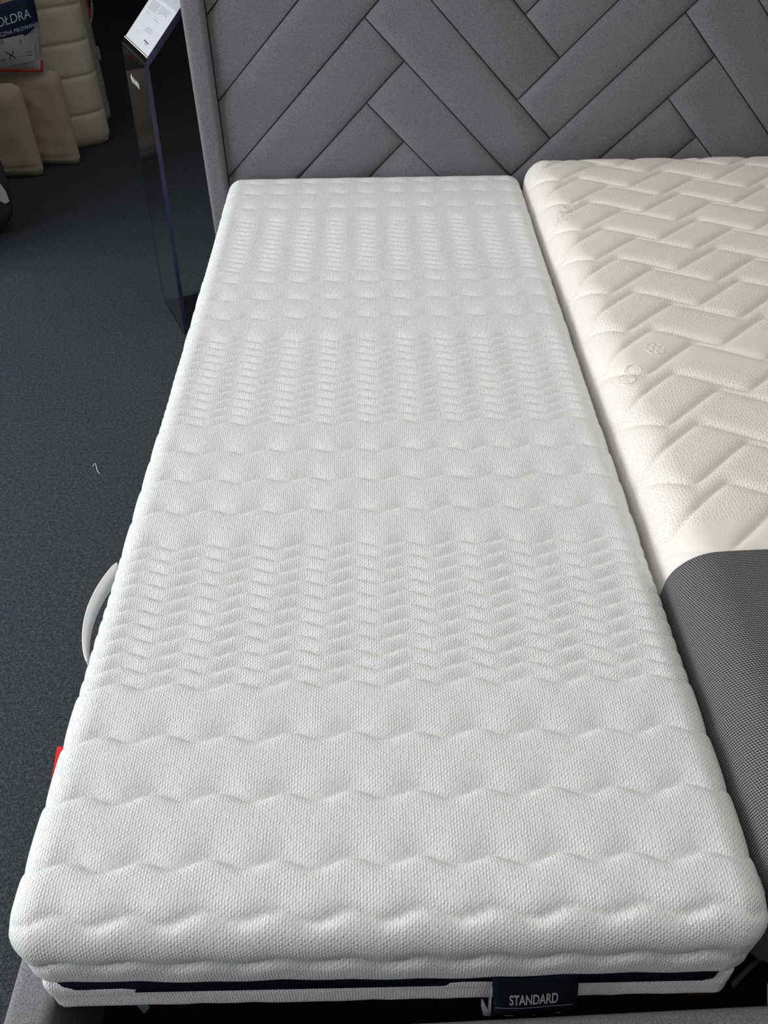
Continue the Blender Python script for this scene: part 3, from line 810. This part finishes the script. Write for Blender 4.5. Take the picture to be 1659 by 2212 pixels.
# duvet in a clear printed bag, standing on the cushions
bag = empty('duvet_package', 'duvet in a clear plastic bag with navy printed band, perched on the beige cushions', 'package', (-0.998, 3.575, 0.405))
YAW = math.radians(24); bag.rotation_euler = (math.radians(-6), 0, YAW)
BW, BH, BT = 0.46, 0.40, 0.15
def bag_pt(u, v, o=0.0):       # u 0 (right edge) .. 1 (left), v 0..1 up
    x = -u * BW; z = v * BH
    ex = min(u, 1 - u) * BW; ez = min(v, 1 - v) * BH
    y = BT / 2 * (1 - math.exp(-ex / 0.05)) * (1 - math.exp(-ez / 0.06))
    x += 0.045 * math.sin(PI * min(v, 1) * 0.75) * (1 - u)
    z += 0.050 * u * (1 - 0.5 * v) + 0.018 * u * (1 - u)
    return (x, -y - o, z)
def bag_grid(name, u0, u1, v0, v1, nu, nv, o, mat, back=False, skew=0.0):
    sk = skew * BW / BH
    f0 = v0 if callable(v0) else (lambda u: v0 - sk * u); f1 = v1 if callable(v1) else (lambda u: v1 - sk * u)
    V, Q = [], []
    for j in range(nv + 1):
        for i in range(nu + 1):
            u = u0 + (u1 - u0) * i / nu; a, b = f0(u), f1(u)
            V.append(bag_pt(u, a + (b - a) * j / nv, o))
    m = nu + 1
    for j in range(nv):
        for i in range(nu): Q.append((j * m + i, (j + 1) * m + i, (j + 1) * m + i + 1, j * m + i + 1))
    if back:
        n0 = len(V); V += [(x, -y * 0.35 + 0.004, z) for x, y, z in V]
        Q += [tuple(n0 + k for k in q[::-1]) for q in Q]
        lp = [i for i in range(m)] + [j * m + nu for j in range(1, nv + 1)] + [nv * m + i for i in range(nu - 1, -1, -1)] + [j * m for j in range(nv - 1, 0, -1)]
        Q += [(lp[i], lp[(i + 1) % len(lp)], n0 + lp[(i + 1) % len(lp)], n0 + lp[i]) for i in range(len(lp))]
    return mesh_np(name, V, Q, None, None, mat, bag)
TILT = 0.26
bag_grid('plastic_bag', 0, 1, 0, 1, 40, 36, 0, M['plastic'], True)
band_lo = lambda u: 0.355 + 0.10 * math.exp(-u / 0.07) - TILT * u * BW / BH
bag_grid('photo_print', 0.0, 1, lambda u: 0.66 - TILT * u * BW / BH, 0.985, 40, 12, 0.0015, M['photo'])
bag_grid('printed_band', 0.005, 0.99, band_lo, lambda u: 0.69 - TILT * u * BW / BH, 50, 14, 0.003, M['navy_print'])
def bag_text(name, body, u0, v0, height, sx, mat):
    V, F = text_mesh(body, 1.0, sx); V = V / 0.73 * height
    right = V[:, 0].max()
    out = []
    for a, b, _ in V:
        u = u0 + (right - a) / BW
        out.append(bag_pt(min(u, 0.995), v0 + b / BH - TILT * u * BW / BH, 0.0045))
    return poly_obj(name, out, F, mat, bag)
bag_text('title_lettering', 'KO\u0141DRA', 0.060, 0.505, 0.034, 0.82, M['white_print'])
bag_text('subtitle_lettering', 'CA\u0141OROCZNA PIKOWANA', 0.015, 0.418, 0.0150, 0.82, M['white_print'])
st = bag_grid('price_sticker', 0.14, 0.36, 0.19, 0.375, 8, 8, 0.0052, M['sticker'], skew=0.2)
bag_grid('barcode_sticker', 0.06, 0.30, 0.11, 0.27, 8, 8, 0.0048, M['sticker'], skew=0.2)
Vp, Fp = [], []
def mark(u0, v0, u1, v1, wd=0.004):
    dx, dz = (u1 - u0) * BW, (v1 - v0) * BH; l = math.hypot(dx, dz); px, pz = -dz / l * wd / 2, dx / l * wd / 2
    k0 = len(Vp)
    for uu, vv, s in ((u0, v0, 1), (u1, v1, 1), (u1, v1, -1), (u0, v0, -1)): Vp.append(bag_pt(uu + s * px / BW, vv + s * pz / BH, 0.0062))
    Fp.append((k0, k0 + 1, k0 + 2, k0 + 3))
mark(0.30, 0.185, 0.22, 0.125); mark(0.262, 0.155, 0.272, 0.10); mark(0.235, 0.19, 0.25, 0.15)
for i in range(3): mark(0.16, 0.29 - 0.014 * i, 0.33, 0.29 - 0.014 * i, 0.002)
for i in range(2): mark(0.08, 0.20 - 0.03 * i - 0.02, 0.13, 0.20 - 0.03 * i - 0.02, 0.0018)
tag(poly_obj('sticker_marks', Vp, Fp, M['ink_dark'], bag), kind='stuff')
bm = bmesh.new()
pts = [bag_pt(u, 0.0) for u in np.linspace(0.0, 1.0, 24)]
add_tube(bm, pts, 0.005, 8)
pts = [bag_pt(0.0, v) for v in np.linspace(0.0, 0.10, 6)]
add_tube(bm, pts, 0.005, 8)
from_bm('piping', bm, M['piping_red'], bag, True)

# charcoal bag at the left edge
o = empty('charcoal_bag', 'charcoal fabric bag with white print standing on the carpet at the left edge', 'bag', (-1.482, 2.87, 0.0))
bd, (PX, PY, PZ) = puffy('bag_body', 0.45, 0.44, 0.16, 40, 40, M['bag'], o, 0.35, wr=0.006, roundc=0.09, seed=21)
Vb = np.zeros(len(bd.data.vertices) * 3); bd.data.vertices.foreach_get('co', Vb); Vb = Vb.reshape(-1, 3)
Vb[:, 0] += 0.05 * np.sin(PI * np.clip(Vb[:, 2] / 0.44, 0, 1)) * (Vb[:, 0] / 0.45) - 0.05 * (Vb[:, 0] / 0.45) * (Vb[:, 2] < 0) 
bd.data.vertices.foreach_set('co', Vb.ravel()); bd.data.update()
nVf = len(Vb) // 2; gridp = Vb[:nVf].reshape(41, 41, 3)
def bag_surf(x, z, o=0.002):
    i = int(np.clip(round(z / 0.44 * 40), 1, 39)); row = gridp[i]
    j = int(np.clip(np.searchsorted(row[:, 0], x), 1, 40)); t2 = (x - row[j - 1, 0]) / (row[j, 0] - row[j - 1, 0] + 1e-9)
    y = row[j - 1, 1] * (1 - t2) + row[j, 1] * t2
    return (x, y - o - 0.002, z)
Vp, Fp = [], []
def bmark(pts):
    k0 = len(Vp); Vp.extend(bag_surf(x, z, 0.007) for x, z in pts); Fp.append(tuple(range(k0, k0 + len(pts))))
sx_, sz_ = 0.030, 0.018
for pts_ in ([(0.405, 0.125), (0.420, 0.105), (0.434, 0.110), (0.434, 0.150), (0.428, 0.180), (0.416, 0.195), (0.406, 0.180)],
             [(0.375, 0.215), (0.410, 0.232), (0.410, 0.246), (0.375, 0.232)], [(0.392, 0.240), (0.399, 0.242), (0.399, 0.268), (0.392, 0.266)],
             [(0.375, 0.262), (0.400, 0.272), (0.400, 0.285), (0.375, 0.276)]):
    bmark([(x + 0.054, z + sz_ + 0.012) for x, z in pts_])
poly_obj('printed_mark', Vp, Fp, M['sticker'], o)

# thread of lint on the carpet
bm = bmesh.new()
add_tube(bm, [(-0.367, 1.416, 0.0035), (-0.3655, 1.424, 0.004), (-0.364, 1.430, 0.004), (-0.359, 1.421, 0.004), (-0.355, 1.412, 0.0045), (-0.351, 1.400, 0.004), (-0.346, 1.392, 0.004), (-0.340, 1.385, 0.0035)], 0.0008, 5)
o = from_bm('thread', bm, M['white_tape'], None, True)
tag(o, 'short white thread lying on the dark carpet beside the bed', 'thread')
